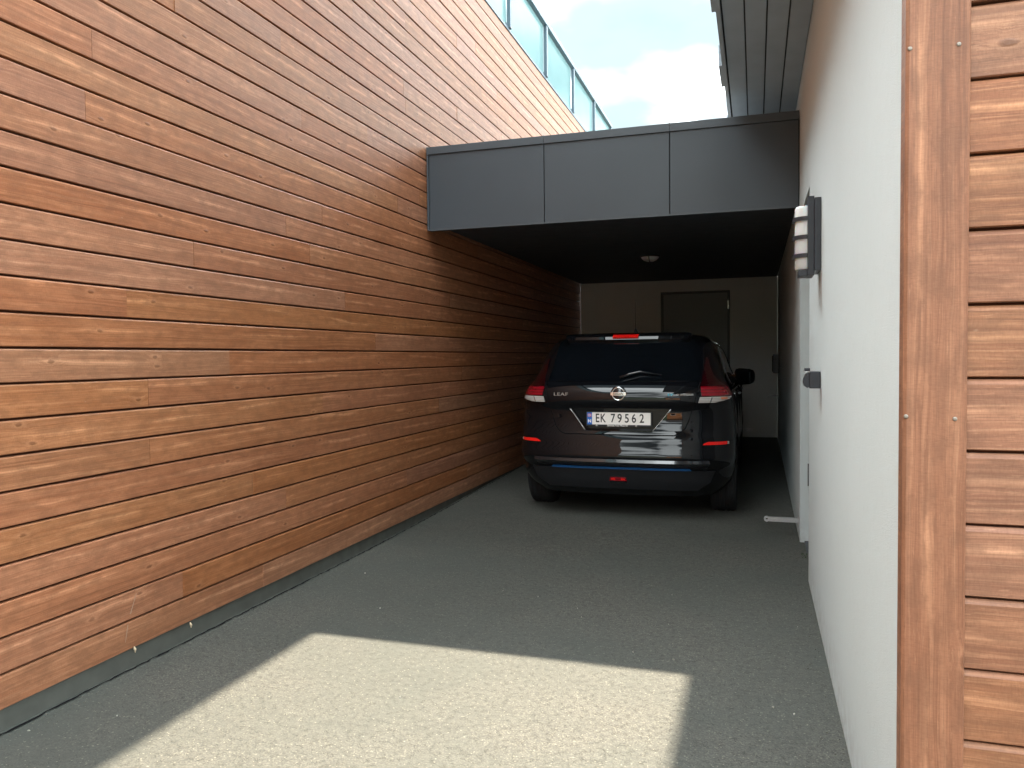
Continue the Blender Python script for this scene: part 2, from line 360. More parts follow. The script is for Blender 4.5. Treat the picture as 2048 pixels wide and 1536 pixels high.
# ------------------------------------------------------------------ ground
ys = [-60, -30, -14] + [-10+0.5*i for i in range(0, 50)] + [15.5, 20]
xs = [-40, -12, -6, -4, -2.7, -2, -1, 0, 0.6, 2, 6, 12, 40]
vv_ = [(x, y, gz(y)) for y in ys for x in xs]; nx = len(xs)
ff = [(j*nx+i, j*nx+i+1, (j+1)*nx+i+1, (j+1)*nx+i) for j in range(len(ys)-1) for i in range(nx-1)]
tag(link('driveway', mk('driveway', vv_, ff), 'asphalt'), kind='structure')
tag(link('ground', mk('ground', [(-900, -900, -0.05), (900, -900, -0.05), (900, 900, -0.05), (-900, 900, -0.05)], [(0, 1, 2, 3)]), 'grass'), kind='structure')
# forested hills behind the camera (they show as reflections in the bumper)
hv, hf = [], []
NX, NY = 90, 14
for j in range(NY):
    for i in range(NX):
        x = -450+900*i/(NX-1); t = j/(NY-1); y = -150-260*t
        hgt = 46*math.sin(t*math.pi*0.5)*(0.65+0.25*math.sin(x*0.011+1)+0.12*math.sin(x*0.037)+0.06*math.sin(x*0.11+y*0.05))
        hv.append((x, y, -0.2+hgt))
for j in range(NY-1):
    for i in range(NX-1): a = j*NX+i; hf.append((a, a+1, a+NX+1, a+NX))
tag(link('hill', mk('hill', hv, hf, True), 'forest'), kind='structure')

# dark crumbling joint between asphalt and plinth
random.seed(3)
jv, jf = [], []; y = -3.0; i = 0
while y < 12:
    w_ = random.uniform(0.004, 0.016); c = -2.606+random.uniform(-0.004, 0.006)
    jv += [(c-w_/2, y, gz(y)+0.004), (c+w_/2, y, gz(y)+0.004)]
    if i: jf.append((2*i-2, 2*i-1, 2*i+1, 2*i))
    y += random.uniform(0.015, 0.04); i += 1
tag(link('asphalt_joint', mk('asphalt_joint', jv, jf), 'joint'), kind='structure')

# ------------------------------------------------------------------ left timber building
XL, Z0, PITCH, ZT = -2.62, 0.084, 0.1326, 4.97
bl = tag(empty('timber_building', (XL, 5.0, 0)), 'long wall of brown stained horizontal boards on a low concrete plinth, left of the driveway', 'building')
def local(o, parent):  # keep world placement under an un-rotated parent
    o.parent = parent; o.location = Vector(o.location)-parent.location; return o
o = bobj('plinth', (-2.90, -2.632, -3.0, 14.7, -0.3, 0.092), 'concrete'); local(o, bl)
o = bobj('sheathing', (-2.90, -2.645, -3.0, 14.7, 0.094, ZT), 'backing'); local(o, bl)
o = bobj('wall_cap', (-2.92, -2.612, -3.0, 14.72, ZT+0.001, ZT+0.03), 'alu'); local(o, bl)
joints = {}
for y, k in [(2.56, 19.93), (2.52, 17.86), (3.14, 13.78), (2.71, 11.69), (3.39, 9.57), (2.82, 8.58), (2.82, 6.56), (3.57, 4.49), (5.01, 10.53),
             (4.17, 14.84), (4.29, 7.48), (4.11, 21.04), (4.94, 22.1), (5.41, 19.13), (4.32, 16.92), (4.59, 12.81), (3.01, 1.46), (3.05, 22.8),
             (5.58, 25.38), (5.59, 30.63), (4.76, 27.97), (4.91, 5.31)]:
    z = Z0 + k*0.1297; joints.setdefault(int((z-Z0)/PITCH), []).append(y)
def plank_mesh(L, h, th=0.020, ch=0.0035, tc=None):
    """length along X centred, height along Z (bottom at 0), front face at y=0 facing -Y, chamfered, slight bow"""
    prof = [(0.0, ch*0.6), (ch*0.8, 0.0), (th, 0.0), (th, h), (tc[0] if tc else ch, h), (0.0, h-(tc[1] if tc else ch*1.6))]   # (depth y, z)
    n = max(2, int(L/0.9)); vs_, fs = [], []
    for i in range(n+1):
        x = -L/2+L*i/n; bow = random.uniform(-0.0007, 0.0007); bz = random.uniform(-0.0006, 0.0006)
        for (d, z) in prof: vs_.append((x, d+bow, z-h/2+bz))
    m = len(prof)
    for i in range(n):
        for j in range(m):
            a, b = i*m+j, i*m+(j+1) % m; fs.append((a, b, b+m, a+m))
    fs.append(tuple(range(m))[::-1]); fs.append(tuple(n*m+j for j in range(m)))
    return mk('plank', vs_, fs)
random.seed(21)
ncourse = int((ZT-Z0)/PITCH)+1
for c in range(ncourse):
    zb = Z0+c*PITCH; zt = min(zb+PITCH-0.0095, ZT-0.004)
    if zt-zb < 0.03: continue
    js = sorted(joints.get(c, [])); pts = [-3.0]
    seq = js if js else [random.uniform(-1.0, 1.4)]
    lo = seq[0]
    pre = []
    while lo > -0.5: lo -= random.uniform(2.6, 4.2); pre.append(lo)
    pts += sorted(p for p in pre if p > -2.6) + seq
    if not js: pts[-1] = seq[0]
    while pts[-1] < 14.7-2.0:
        nxt = pts[-1]+random.uniform(3.0, 4.8)
        if nxt > 14.7-0.9: break
        pts.append(nxt)
    pts.append(14.7); pts = sorted(pts)
    for a, b in zip(pts, pts[1:]):
        if b-a < 0.2: continue
        L = b-a-0.0022; me = plank_mesh(L, zt-zb)
        o = link('plank', me, 'wood', None, (XL+random.uniform(-0.0012, 0.0012), (a+b)/2, (zb+zt)/2), (0, 0, R(90)))
        local(o, bl)
# balcony railing of frosted glass on top of the wall
rl = tag(empty('balcony_railing', (XL, 8.0, ZT+0.03)), 'frosted glass balcony railing on top of the brown boarded wall', 'railing')
py = [14.54-1.565*i for i in range(0, 12)]
ZR = 5.70
def rb(name, a, mat, bev=0.0):
    o = bobj(name, a, mat, None, bev); o.location = (0, 0, 0); local(o, rl); return o
for p in py: rb('post', (XL-0.012, XL+0.030, p-0.032, p+0.032, ZT+0.031, ZR-0.046), 'alu', 0.003)
for a, b in zip(py[1:], py):
    rb('glass_panel', (XL-0.024, XL-0.014, a+0.045, b-0.045, ZT+0.055, ZR-0.055), 'frosted', 0.001)
    for s_ in (a+0.05, b-0.05): rb('glass_clamp', (XL-0.032, XL-0.006, s_-0.02, s_+0.02, ZT+0.04, ZT+0.075), 'alu', 0.002)
rb('handrail', (XL-0.030, XL+0.036, py[-1], py[0]+0.03, ZR-0.045, ZR+0.018), 'alu', 0.005)
for p in py:
    rb('bolt', (XL+0.006, XL+0.016, p-0.006, p+0.006, ZR+0.018, ZR+0.034), 'blackmetal')

# ------------------------------------------------------------------ right rendered building
XR = 0.30
br = tag(empty('rendered_building', (XR, 3.0, 0)), 'white rendered building with brown boarded front corner, right of the driveway', 'building')
def bb(name, a, mat, bev=0.0, par=br):
    o = bobj(name, a, mat, None, bev); return local(o, par)
bm = bmesh.new()
ZU = 5.30
# plan face with a door opening, as one wall mesh
def quadbox(x0, x1, y0, y1, z0, z1): box(bm, x0, x1, y0, y1, z0, z1)
quadbox(XR, XR+0.30, 1.7465, 4.86, -0.3, ZU); quadbox(XR, XR+0.30, 4.86, 5.80, 2.335, ZU); quadbox(XR, XR+0.30, 5.80, 13.6, -0.3, ZU)
local(link('wall', finish('wall', bm), 'stucco'), br)
d = bb('door', (XR+0.17, XR+0.22, 4.90, 5.76, 0.05, 2.30), 'door')
for a in ((4.862, 4.90), (5.76, 5.798)): bb('door_frame', (XR+0.15, XR+0.23, a[0], a[1], 0.03, 2.333), 'doorframe')
bb('door_frame', (XR+0.15, XR+0.23, 4.90, 5.76, 2.30, 2.333), 'doorframe')
bb('threshold', (XR+0.03, XR+0.24, 4.862, 5.798, -0.05, 0.028), 'blackmetal')
bb('inner_wall', (XR+0.235, XR+0.29, 4.862, 5.798, 0.03, 2.334), 'doorframe')
bm = bmesh.new(); tube(bm, [(XR+0.17, 4.98, 1.05), (XR+0.12, 4.98, 1.05), (XR+0.115, 5.0, 1.05), (XR+0.115, 5.11, 1.05)], 0.010)
h_ = local(link('door_handle', finish('door_handle', bm, True), 'metal'), br)
bb('strike_plate', (XR+0.050, XR+0.075, 5.793, 5.7985, 0.42, 0.58), 'blackmetal')
# corner board and front cladding
def vplank(name, w_, L, mat, loc):  # vertical board facing -Y
    me = plank_mesh(L, w_, 0.021, 0.004); me.name = name
    return local(link(name, me, mat, None, loc, (0, R(-90), 0)), br)
vplank('corner_board', 0.1135, ZU, 'wood_v', (0.281+0.0568, 1.70, ZU/2))
bb('corner_return', (0.2835, 0.2985, 1.7215, 1.766, 0.0, ZU), 'wood_v')
P2, ZR0 = 0.1455, 0.430
random.seed(5)
k = -3
while True:
    zb = ZR0+k*P2; zt = zb+P2-0.0055
    if zb > ZU-0.05: break
    if zb > 0.0 or k == -3:
        me = plank_mesh(3.2, zt-zb, 0.020, 0.0035, (0.008, 0.010))
        local(link('plank', me, 'wood_front', None, (0.394+0.003+1.6, 1.718+random.uniform(-0.001, 0.001), (zb+zt)/2)), br)
    k += 1
bb('sheathing', (0.2995, 3.6, 1.7400, 1.7455, 0.0, ZU), 'backing')
bb('side_wall', (0.61, 3.6, 1.7470, 13.6, -0.3, ZU), 'stucco2')
# screws in the corner board
from_px = lambda x, z: (x, 1.6985, z)
def aty(px, py_, Y):
    d_ = fw + r2*((px-1024)/F) - u2*((py_-768)/F); t = Y/d_.y; return (d_*t).x, H+(d_*t).z
bm = bmesh.new(); lathe(bm, [(0.0, -0.0004), (0.0022, -0.0006), (0.0042, 0.0), (0.0044, 0.0016)], 12, axis='Y'); scm = finish('screw', bm, True)
for (a, b) in [(1820, 97), (1918, 88), (1812, 833), (1910, 838)]:
    x, z = aty(a, b, 1.699); local(link('screw', scm, 'screw', None, (x, 1.6988, z)), br)
# eave over the wall: soffit boards running with the wall
for i in range(4):
    x1 = XR-0.004-i*0.121
    bb('soffit_board', (x1-0.112, x1, 1.75, 8.6, 3.272, 3.292), 'eave', 0.002)
bb('eave_deck', (-0.20, XR-0.002, 1.75, 8.6, 3.293, 3.33), 'eavegap')
bb('eave_fascia', (-0.214, -0.190, 1.75, 8.6, 3.258, 3.44), 'eave')
for (a, b) in ((2.6, 4.50), (5.34, 5.76), (6.9, 7.3)):
    bb('gutter_bracket', (-0.236, -0.2145, a, b, 3.262, 3.40), 'eave')
# upper roof terrace slab of the same building, above the picture
bb('roof_slab', (-0.743, 3.9, 1.2, 7.95, 5.302, 5.42), 'eave')
bb('roof_slab_edge', (-0.750, -0.744, 1.2, 7.95, 5.28, 5.44), 'flash')

# ------------------------------------------------------------------ carport
cp = tag(empty('carport', (-1.16, 5.96, 0)), 'flat carport roof with dark grey fascia panels spanning between the two buildings', 'carport')
YF = 5.96; ZF0, ZF1 = 2.425, 3.10
cb_ = lambda name, a, mat, bev=0.0: local(bobj(name, a, mat, None, bev), cp)
sx_ = [-2.612, -1.604, -0.622, 0.296]
for a, b in zip(sx_, sx_[1:]):
    l = a + (0.018 if a == sx_[0] else 0.0035)
    cb_('fascia_panel', (l, b-0.0035, YF, YF+0.018, ZF0, ZF1-0.062), 'fascia', 0.0015)
    cb_('cap_flashing', (a+0.001, b-0.001, YF-0.014, YF+0.30, ZF1-0.060, ZF1), 'flash', 0.002)
cb_('end_trim', (-2.6125, -2.598, YF-0.006, YF+0.02, ZF0-0.01, ZF1-0.0615), 'flash', 0.001)
cb_('bottom_trim', (-2.597, 0.2965, YF-0.004, YF+0.03, ZF0-0.014, ZF0-0.001), 'flash', 0.001)
cb_('fascia_backing', (-2.612, 0.2975, YF+0.0185, YF+0.09, ZF0-0.0005, ZF1-0.061), 'joint')
cb_('roof_slab', (-2.611, 0.2975, YF+0.305, 11.95, 2.56, ZF1-0.01), 'ceiling')
for i in range(24):
    a = YF+0.095+i*0.2445
    if a+0.24 < 11.93: cb_('ceiling_board', (-2.610, 0.2965, a, a+0.241, 2.49, 2.51), 'ceiling', 0.002)
bm = bmesh.new(); lathe(bm, [(0.0, 0.006), (0.005, 0.005), (0.006, 0.0)], 10); sm_ = finish('screw', bm, True)
for x in (-2.606, -1.604, -0.622): local(link('screw', sm_, 'screw', None, (x, YF-0.008, ZF1)), cp)
# back wall with grey door
YB = 11.85
bm = bmesh.new()
for a in ((-2.611, -1.375, -0.2, 2.488), (-1.375, -0.365, 2.315, 2.488), (-0.365, 0.2975, -0.2, 2.488)): box(bm, a[0], a[1], YB, YB+0.1, a[2], a[3])
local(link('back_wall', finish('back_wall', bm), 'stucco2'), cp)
bd = cb_('back_door', (-1.335, -0.405, YB+0.012, YB+0.05, 0.13, 2.275), 'door')
for a in ((-1.374, -1.338, 0.12, 2.314), (-0.402, -0.366, 0.12, 2.314), (-1.338, -0.402, 2.278, 2.314)):
    cb_('door_frame', (a[0], a[1], YB-0.012, YB+0.06, a[2], a[3]), 'doorframe')
cb_('door_backing', (-1.37, -0.37, YB+0.062, YB+0.099, 0.0, 2.314), 'joint')
for z in (2.10, 1.15, 0.4):
    cb_('hinge', (-0.398, -0.384, YB-0.022, YB+0.011, z-0.06, z+0.06), 'metal', 0.003)
# ------------------------------------------------------------------ things mounted on the walls
# wall lamp
lx, ly0, ly1, lz0, lz1 = XR, 3.995, 4.20, 1.735, 2.115
wl = tag(empty('wall_lamp', (XR, 4.10, 1.93)), 'dark wall lamp with opal glass and three black rings on the white wall', 'wall lamp')
def lb(name, a, mat, bev=0.0, par=wl): o = bobj(name, a, mat, None, bev); return local(o, par)
lb('back_plate', (XR-0.030, XR-0.001, 3.995, 4.205, 1.755, 2.105), 'blackmetal', 0.002)
lb('front_plate', (XR-0.058, XR-0.0305, 4.020, 4.180, 1.735, 2.118), 'blackmetal', 0.002)
lb('bottom_lip', (XR-0.100, XR-0.0585, 4.035, 4.165, 1.735, 1.765), 'blackmetal', 0.002)
bm = bmesh.new(); rows = lathe(bm, [(0.0, 1.768), (0.050, 1.768), (0.056, 1.774), (0.056, 2.068), (0.050, 2.078), (0.0, 2.084)], 28, R(90), R(270), org=(XR-0.060, 4.10, 0))
local(link('opal_glass', finish('opal_glass', bm, True), 'opal'), wl)
for z in (1.835, 1.925, 2.015):
    bm = bmesh.new(); lathe(bm, [(0.058, z-0.010), (0.067, z-0.010), (0.067, z+0.010), (0.058, z+0.010), (0.058, z-0.010)], 28, R(90), R(270), org=(XR-0.060, 4.10, 0))
    local(link('ring', finish('ring', bm), 'blackmetal'), wl)
# socket box with lid
so = tag(empty('outdoor_socket', (XR, 4.03, 1.22)), 'small black outdoor socket box with hinged lid on the white wall below the lamp', 'socket')
lb('housing', (XR-0.052, XR-0.001, 3.995, 4.075, 1.185, 1.268), 'blackmetal', 0.006, so)
bm = bmesh.new(); vs_ = []
prof = [(0.0535, 1.262), (0.066, 1.255), (0.076, 1.235), (0.079, 1.215), (0.074, 1.196), (0.062, 1.188), (0.0535, 1.192)]
rows = [[bm.verts.new((XR-a, y_, z)) for a, z in prof] for y_ in (3.999, 4.071)]
for i in range(len(prof)):
    j = (i+1) % len(prof); bm.faces.new((rows[0][i], rows[0][j], rows[1][j], rows[1][i]))
bm.faces.new(rows[0]); bm.faces.new(rows[1][::-1]); local(link('lid', finish('lid', bm), 'blackmetal'), so)
lb('hinge_knob', (XR-0.072, XR-0.048, 4.01, 4.06, 1.2685, 1.284), 'blackmetal', 0.003, so)
lb('hinge_pin', (XR-0.076, XR-0.050, 4.004, 4.066, 1.2625, 1.268), 'metal', 0.001, so)
# door holder arm
dh = tag(empty('door_holder', (XR, 5.93, 0.15)), 'galvanised door holder arm with an eye sticking out of the white wall near the ground', 'door holder')
bm = bmesh.new(); box(bm, XR-0.205, XR-0.001, 5.925, 5.932, 0.128, 0.160)
lathe(bm, [(0.0075, -0.005), (0.021, -0.005), (0.021, 0.005), (0.0075, 0.005), (0.0075, -0.005)], 20, axis='Y', org=(XR-0.222, 5.9285, 0.146))
box(bm, XR-0.205, XR-0.001, 5.932, 5.952, 0.156, 0.160)
local(link('arm', finish('arm', bm), 'galv'), dh)
lb('mounting_plate', (XR-0.006, XR-0.0005, 5.90, 5.975, 0.10, 0.19), 'galv', 0.002, dh)
# dome lamp on the carport ceiling
dl = tag(empty('ceiling_lamp', (-1.15, 8.88, 2.49)), 'round opal dome lamp under the dark carport ceiling', 'ceiling lamp')
bm = bmesh.new(); lathe(bm, [(0.0, -0.066), (0.04, -0.063), (0.075, -0.048), (0.096, -0.026), (0.10, -0.012)], 32); link('dome', finish('dome', bm, True), 'opal', dl)
bm = bmesh.new(); lathe(bm, [(0.098, -0.014), (0.110, -0.012), (0.112, -0.001), (0.0, -0.001)], 32); link('base_ring', finish('base_ring', bm, True), 'blackmetal', dl)
bm = bmesh.new(); tube(bm, [(0.0, 0.104*math.sin(t), -0.012-0.062*math.cos(t)) for t in [R(a) for a in range(-88, 89, 11)]], 0.005, 6); link('clip', finish('clip', bm, True), 'blackmetal', dl)
# charger box, tap and vent at the far end
ch = tag(empty('charger_box', (XR, 11.2, 1.2)), 'dark wall charger box on the white wall at the back of the carport', 'charger')
lb('casing', (XR-0.075, XR-0.001, 11.06, 11.34, 1.10, 1.36), 'blackmetal', 0.012, ch)
lb('front_cover', (XR-0.088, XR-0.0755, 11.08, 11.32, 1.12, 1.34), 'gloss', 0.006, ch)
tp = tag(empty('wall_tap', (XR, 11.0, 0.80)), 'small metal tap on the right wall at the back of the carport', 'tap')
bm = bmesh.new(); tube(bm, [(XR-0.001, 11.0, 0.80), (XR-0.12, 11.0, 0.80), (XR-0.135, 11.0, 0.79), (XR-0.138, 11.0, 0.76)], 0.010); local(link('spout', finish('spout', bm, True), 'metal'), tp)
bm = bmesh.new(); tube(bm, [(XR-0.06, 10.96, 0.835), (XR-0.06, 11.04, 0.835)], 0.008); tube(bm, [(XR-0.06, 11.0, 0.80), (XR-0.06, 11.0, 0.835)], 0.006)
local(link('lever', finish('lever', bm, True), 'metal'), tp)
vx, vz = aty(1498, 860, YB-0.01)
ve = tag(empty('wall_vent', (vx, YB, vz)), 'small pale vent cover low on the back wall behind the car', 'vent')
link('cover', boxm('cover', -0.05, 0.05, -0.02, -0.001, -0.02, 0.02, bev=0.004), 'galv', ve)
for z in (-0.01, 0.0, 0.01): link('slat', boxm('slat', -0.04, 0.04, -0.026, -0.0205, z-0.0025, z+0.0025), 'galv', ve)

# ------------------------------------------------------------------ car
CX, CY = -1.045, 6.05
car = tag(empty('parked_car', (CX, CY, 0.022)), 'black five door hatchback seen from behind, parked under the carport', 'car')
zk = [.20, .26, .34, .42, .455, .485, .51, .54, .60, .66, .70, .72, .80, .90, .93, .96, 1.00, 1.04, 1.08, 1.12, 1.20, 1.30, 1.40, 1.455, 1.49, 1.515, 1.532, 1.542, 1.546]
rk = [.19, .14, .10, .075, .065, .02, .0, .0, .018, .03, .042, .055, .075, .082, .066, .046, .045, .052, .075, .115, .195, .290, .385, .440, .50, .585, .72, .98, 1.40]
wk = [.76, .83, .875, .888, .89, .894, .896, .896, .896, .896, .895, .894, .892, .886, .882, .878, .870, .855, .835, .812, .782, .757, .722, .688, .645, .585, .50, .34, .15]
fk = [4.30, 4.37, 4.43, 4.46, 4.47, 4.48, 4.49, 4.49, 4.48, 4.45, 4.42, 4.40, 4.20, 3.78, 3.62, 3.48, 3.36, 3.26, 3.17, 3.09, 2.93, 2.74, 2.50, 2.34, 2.18, 2.05, 1.92, 1.74, 1.50]
ZS = np.linspace(.20, 1.546, 540)
def smooth(v, s=6):
    kk = np.exp(-0.5*(np.arange(-18, 19)/s)**2); kk /= kk.sum(); p = np.pad(v, 18, mode='reflect', reflect_type='odd'); return np.convolve(p, kk, 'valid')
RS, WS, FS = (smooth(np.interp(ZS, zk, a)) for a in (rk, wk, fk))
rz = lambda z: float(np.interp(z, ZS, RS)); wz = lambda z: float(np.interp(z, ZS, WS)); fz = lambda z: float(np.interp(z, ZS, FS))
def cr_(z): return min(0.52, (fz(z)-rz(z))*0.48)
EX = 2/3.6
def rear(a, z, off=0.0):  # a = angle from the centre line (signed)
    def p(a_):
        s_ = math.sin(a_); c_ = max(0.0, math.cos(a_))
        return Vector((wz(z)*math.copysign(abs(s_)**EX, s_), rz(z)+cr_(z)*(1-c_**EX), z))
    q = p(a)
    if off:
        e_ = 0.01; a0, a1 = a-e_, a+e_
        t1 = p(min(a1, 1.56))-p(max(a0, -1.56)); z0, z1 = max(.201, z-.012), min(1.545, z+.012)
        def pz(zz):
            s_ = math.sin(a); c_ = max(0.0, math.cos(a)); return Vector((wz(zz)*math.copysign(abs(s_)**EX, s_), rz(zz)+cr_(zz)*(1-c_**EX), zz))
        n = t1.cross(pz(z1)-pz(z0)); n.normalize()
        if n.y > 0 and abs(n.y) > abs(n.x): n = -n
        if abs(n.x) >= abs(n.y) and n.x*q.x < 0: n = -n
        q = q + n*off
    return q
def ang(x, z): return math.copysign(math.asin(min(1, abs(x)/wz(z))**(1/EX)), x)
def ring(z):
    pts = []
    NA = 30
    for i in range(-NA, NA+1):  # rear, left to right
        t = i/NA; x = math.copysign(abs(t)**0.9, t); a = x*math.pi/2; pts.append(rear(a, z))
    y0 = rz(z)+cr_(z); cf = min(.55, (fz(z)-rz(z))*0.48); y1 = fz(z)-cf
    for i in range(1, 12): pts.append(Vector((wz(z), y0+(y1-y0)*i/12, z)))
    for i in range(NA, -NA-1, -1):
        t = i/NA; a = t*math.pi/2; s_ = math.sin(a); c_ = max(0, math.cos(a))
        pts.append(Vector((wz(z)*math.copysign(abs(s_)**0.8, s_), fz(z)-cf*(1-c_**0.8), z)))
    for i in range(11, 0, -1): pts.append(Vector((-wz(z), y0+(y1-y0)*i/12, z)))
    return pts
zl = list(np.linspace(.20, 1.50, 76)) + list(np.linspace(1.505, 1.54, 10)) + [1.5425, 1.5445, 1.546]
V, Fc = [], []
for z in zl: V += ring(z)
n = len(ring(.5))
for j in range(len(zl)-1):
    for i in range(n): Fc.append((j*n+i, j*n+(i+1) % n, (j+1)*n+(i+1) % n, (j+1)*n+i))
Fc.append(tuple(range(n))[::-1]); Fc.append(tuple((len(zl)-1)*n+i for i in range(n)))
bodyme = mk('body', V, Fc, True)
def boolean(me, cutters):
    t = bpy.data.objects.new('tmp', me); COL.objects.link(t); objs = []
    for c in cutters:
        o = bpy.data.objects.new('tmpc', c); COL.objects.link(o); objs.append(o)
        m = t.modifiers.new('b', 'BOOLEAN'); m.operation = 'DIFFERENCE'; m.object = o; m.solver = 'EXACT'
    dg = bpy.context.evaluated_depsgraph_get(); r = bpy.data.meshes.new_from_object(t.evaluated_get(dg))
    for o in objs: bpy.data.objects.remove(o)
    bpy.data.objects.remove(t); return r
def cyl(x0, x1, y, z, r):
    bm = bmesh.new(); rows = lathe(bm, [(r, x0), (r, x1)], 40, axis='X', org=(0, y, z)); bm.faces.new(rows[0]); bm.faces.new(rows[1]); return finish('c', bm)
YW1, YW2, RW = 0.77, 3.47, 0.318
def trap():
    bm = bmesh.new(); pr = [(-.405, .915), (.415, .915), (.275, .728), (-.268, .728)]
    a = [bm.verts.new((x, -.2, z)) for x, z in pr]; b = [bm.verts.new((x*.97, .108+(.915-z)*.06, .82+(z-.82)*.97)) for x, z in pr]
    bm.faces.new(a); bm.faces.new(b[::-1])
    for i in range(4): j = (i+1) % 4; bm.faces.new((a[i], a[j], b[j], b[i]))
    return finish('t', bm)
cut = [cyl(s_*0.60, s_*1.0, y_, RW, 0.352) for s_ in (-1, 1) for y_ in (YW1, YW2)] + [trap()]
bodyme = boolean(bodyme, cut)
bodyme.materials.clear(); body = link('body', bodyme, 'paint', car)
def autosmooth(o, ang_=35):
    o.data.polygons.foreach_set('use_smooth', [True]*len(o.data.polygons))
    try: o.data.set_sharp_from_angle(angle=R(ang_))
    except Exception: pass
autosmooth(body, 28)
def patch(name, rows, mat, off=0.003, th=0.004, nu=24, parent=car, cutter=None, front=False, inx=True):
    """rows: (z, left, right[, off]); left/right are x (inx) or angles in degrees; a closed thin shell following the body"""
    g0, g1 = [], []
    zz = [r_[0] for r_ in rows]; zf = np.linspace(zz[0], zz[-1], max(3, int(abs(zz[-1]-zz[0])/.012)+2))
    for z in zf:
        l = float(np.interp(z, zz, [r_[1] for r_ in rows])); r_ = float(np.interp(z, zz, [q[2] for q in rows]))
        of = float(np.interp(z, zz, [q[3] if len(q) > 3 else off for q in rows]))
        if inx: l, r_ = ang(l, z), ang(r_, z)
        else: l, r_ = (math.copysign(math.asin(math.sin(abs(R(q_)))**1.161), q_) for q_ in (l, r_))
        for i in range(nu+1):
            a = l+(r_-l)*i/nu
            g0.append(rear(a, z, of)); g1.append(rear(a, z, of-th))
    m = nu+1; k_ = len(zf); N = m*k_; fs = []
    for j in range(k_-1):
        for i in range(nu):
            a = j*m+i; fs.append((a, a+1, a+m+1, a+m)); fs.append((N+a, N+a+m, N+a+m+1, N+a+1))
    for i in range(nu):
        fs.append((i, N+i, N+i+1, i+1)); a = (k_-1)*m+i; fs.append((a, a+1, N+a+1, N+a))
    for j in range(k_-1):
        a = j*m; fs.append((a, a+m, N+a+m, N+a)); a = j*m+nu; fs.append((a, N+a, N+a+m, a+m))
    me = mk(name, g0+g1, fs)
    if cutter: me = boolean(me, cutter); me.materials.clear()
    if front:
        pass
    o = link(name, me, mat, parent); autosmooth(o, 30); return o
# tailgate (its outline reads as a dark seam), window, spoiler
seam = [(.700, -.44, .44), (.715, -.485, .485), (.76, -.525, .525), (.82, -.548, .548), (.90, -.572, .572), (.955, -.592, .592), (1.0, -.600, .600), (1.12, -.632, .632)]
patch('tailgate_seam', seam, 'joint', off=0.0015, th=0.003, nu=44, cutter=[trap()])
tg = patch('tailgate', [(.706, -.435, .435), (.721, -.478, .478), (.765, -.518, .518), (.82, -.541, .541), (.90, -.565, .565), (.955, -.585, .585), (1.0, -.593, .593), (1.118, -.622, .622)], 'paint', off=0.007, th=0.006, nu=48, cutter=[trap()])
patch('rear_window', [(1.128, -.640, .640), (1.20, -.645, .645), (1.30, -.632, .632), (1.40, -.600, .600), (1.462, -.555, .555)], 'glass', off=0.004, th=0.006, nu=40)
sp = patch('spoiler', [(1.450, -.505, .505, .026), (1.458, -.525, .525, .040), (1.480, -.53, .53, .038), (1.505, -.48, .48, .026), (1.526, -.40, .40, .004)], 'paint', off=0.04, th=0.022, nu=32)
patch('brake_light', [(1.452, -.108, .108, .046), (1.472, -.108, .108, .046)], 'redbright', off=0.046, th=0.012, nu=8)
# taillights
for s_ in (-1, 1):
    def sr(rows): return [(z, min(s_*a, s_*b), max(s_*a, s_*b)) for z, a, b in rows]
    t_ = patch('taillight', sr([(1.010, 39, 80), (1.045, 39.5, 80), (1.082, 40.5, 74)]), 'red', off=0.008, th=0.01, nu=14, inx=False)
    patch('smoked_lens', sr([(1.085, 40.5, 73), (1.12, 43, 65), (1.17, 46, 59), (1.24, 50, 57), (1.31, 53, 56)]), 'smoked', off=0.008, th=0.01, nu=14, inx=False)
    patch('clear_lens', sr([(.962, 35.5, 50), (.985, 36.5, 72), (1.005, 37.5, 79)]), 'clear', off=0.008, th=0.01, nu=14, inx=False)
    if s_ == 1: patch('amber_bulb', sr([(.984, 58, 66), (.998, 57, 67)]), 'amber', off=0.0105, th=0.004, nu=5, inx=False)
    patch('lens_divider', sr([(.964, 44.5, 45.6), (1.003, 47.5, 48.6)]), 'chrome', off=0.0100, th=0.004, nu=3, inx=False)
    patch('bumper_reflector', sr([(.632, 37.5, 62), (.645, 38.5, 62.5), (.656, 42, 62.5)]), 'redbright', off=0.006, th=0.008, nu=10, inx=False)
    patch('reflector_end', sr([(.634, 63, 65.5), (.656, 63, 65.5)]), 'clear', off=0.004, th=0.006, nu=3, inx=False)
# lower bumper: lip, blue strip, diffuser and fog light
patch('diffuser', [(.262, -.60, .60), (.33, -.70, .70), (.425, -.74, .74)], 'blackplastic', off=0.010, th=0.014, nu=36)
patch('bumper_lip', [(.478, -.70, .70, .004), (.488, -.70, .70, .024), (.500, -.70, .70, .024), (.512, -.70, .70, .004)], 'gloss', off=0.02, th=0.012, nu=40)
patch('bumper_insert', [(.450, -.68, .68, .004), (.474, -.70, .70, .004)], 'blackplastic', off=0.004, th=0.006, nu=36)
patch('blue_strip', [(.430, -.55, .55, .016), (.438, -.56, .56, .026), (.446, -.55, .55, .016)], 'blue', off=0.02, th=0.010, nu=40)
patch('fog_light', [(.335, -.082, .060, .020), (.362, -.075, .055, .020)], 'red', off=0.02, th=0.016, nu=6)
for s_ in (-.05, .028): patch('fog_lamp_bulb', [(.342, s_-.016, s_+.016, .0215), (.357, s_-.016, s_+.016, .0215)], 'redbright', off=.0215, th=.003, nu=4)
patch('fog_light_frame', [(.320, -.080, .060, .020), (.331, -.080, .060, .020)], 'gloss', off=0.02, th=0.016, nu=6)
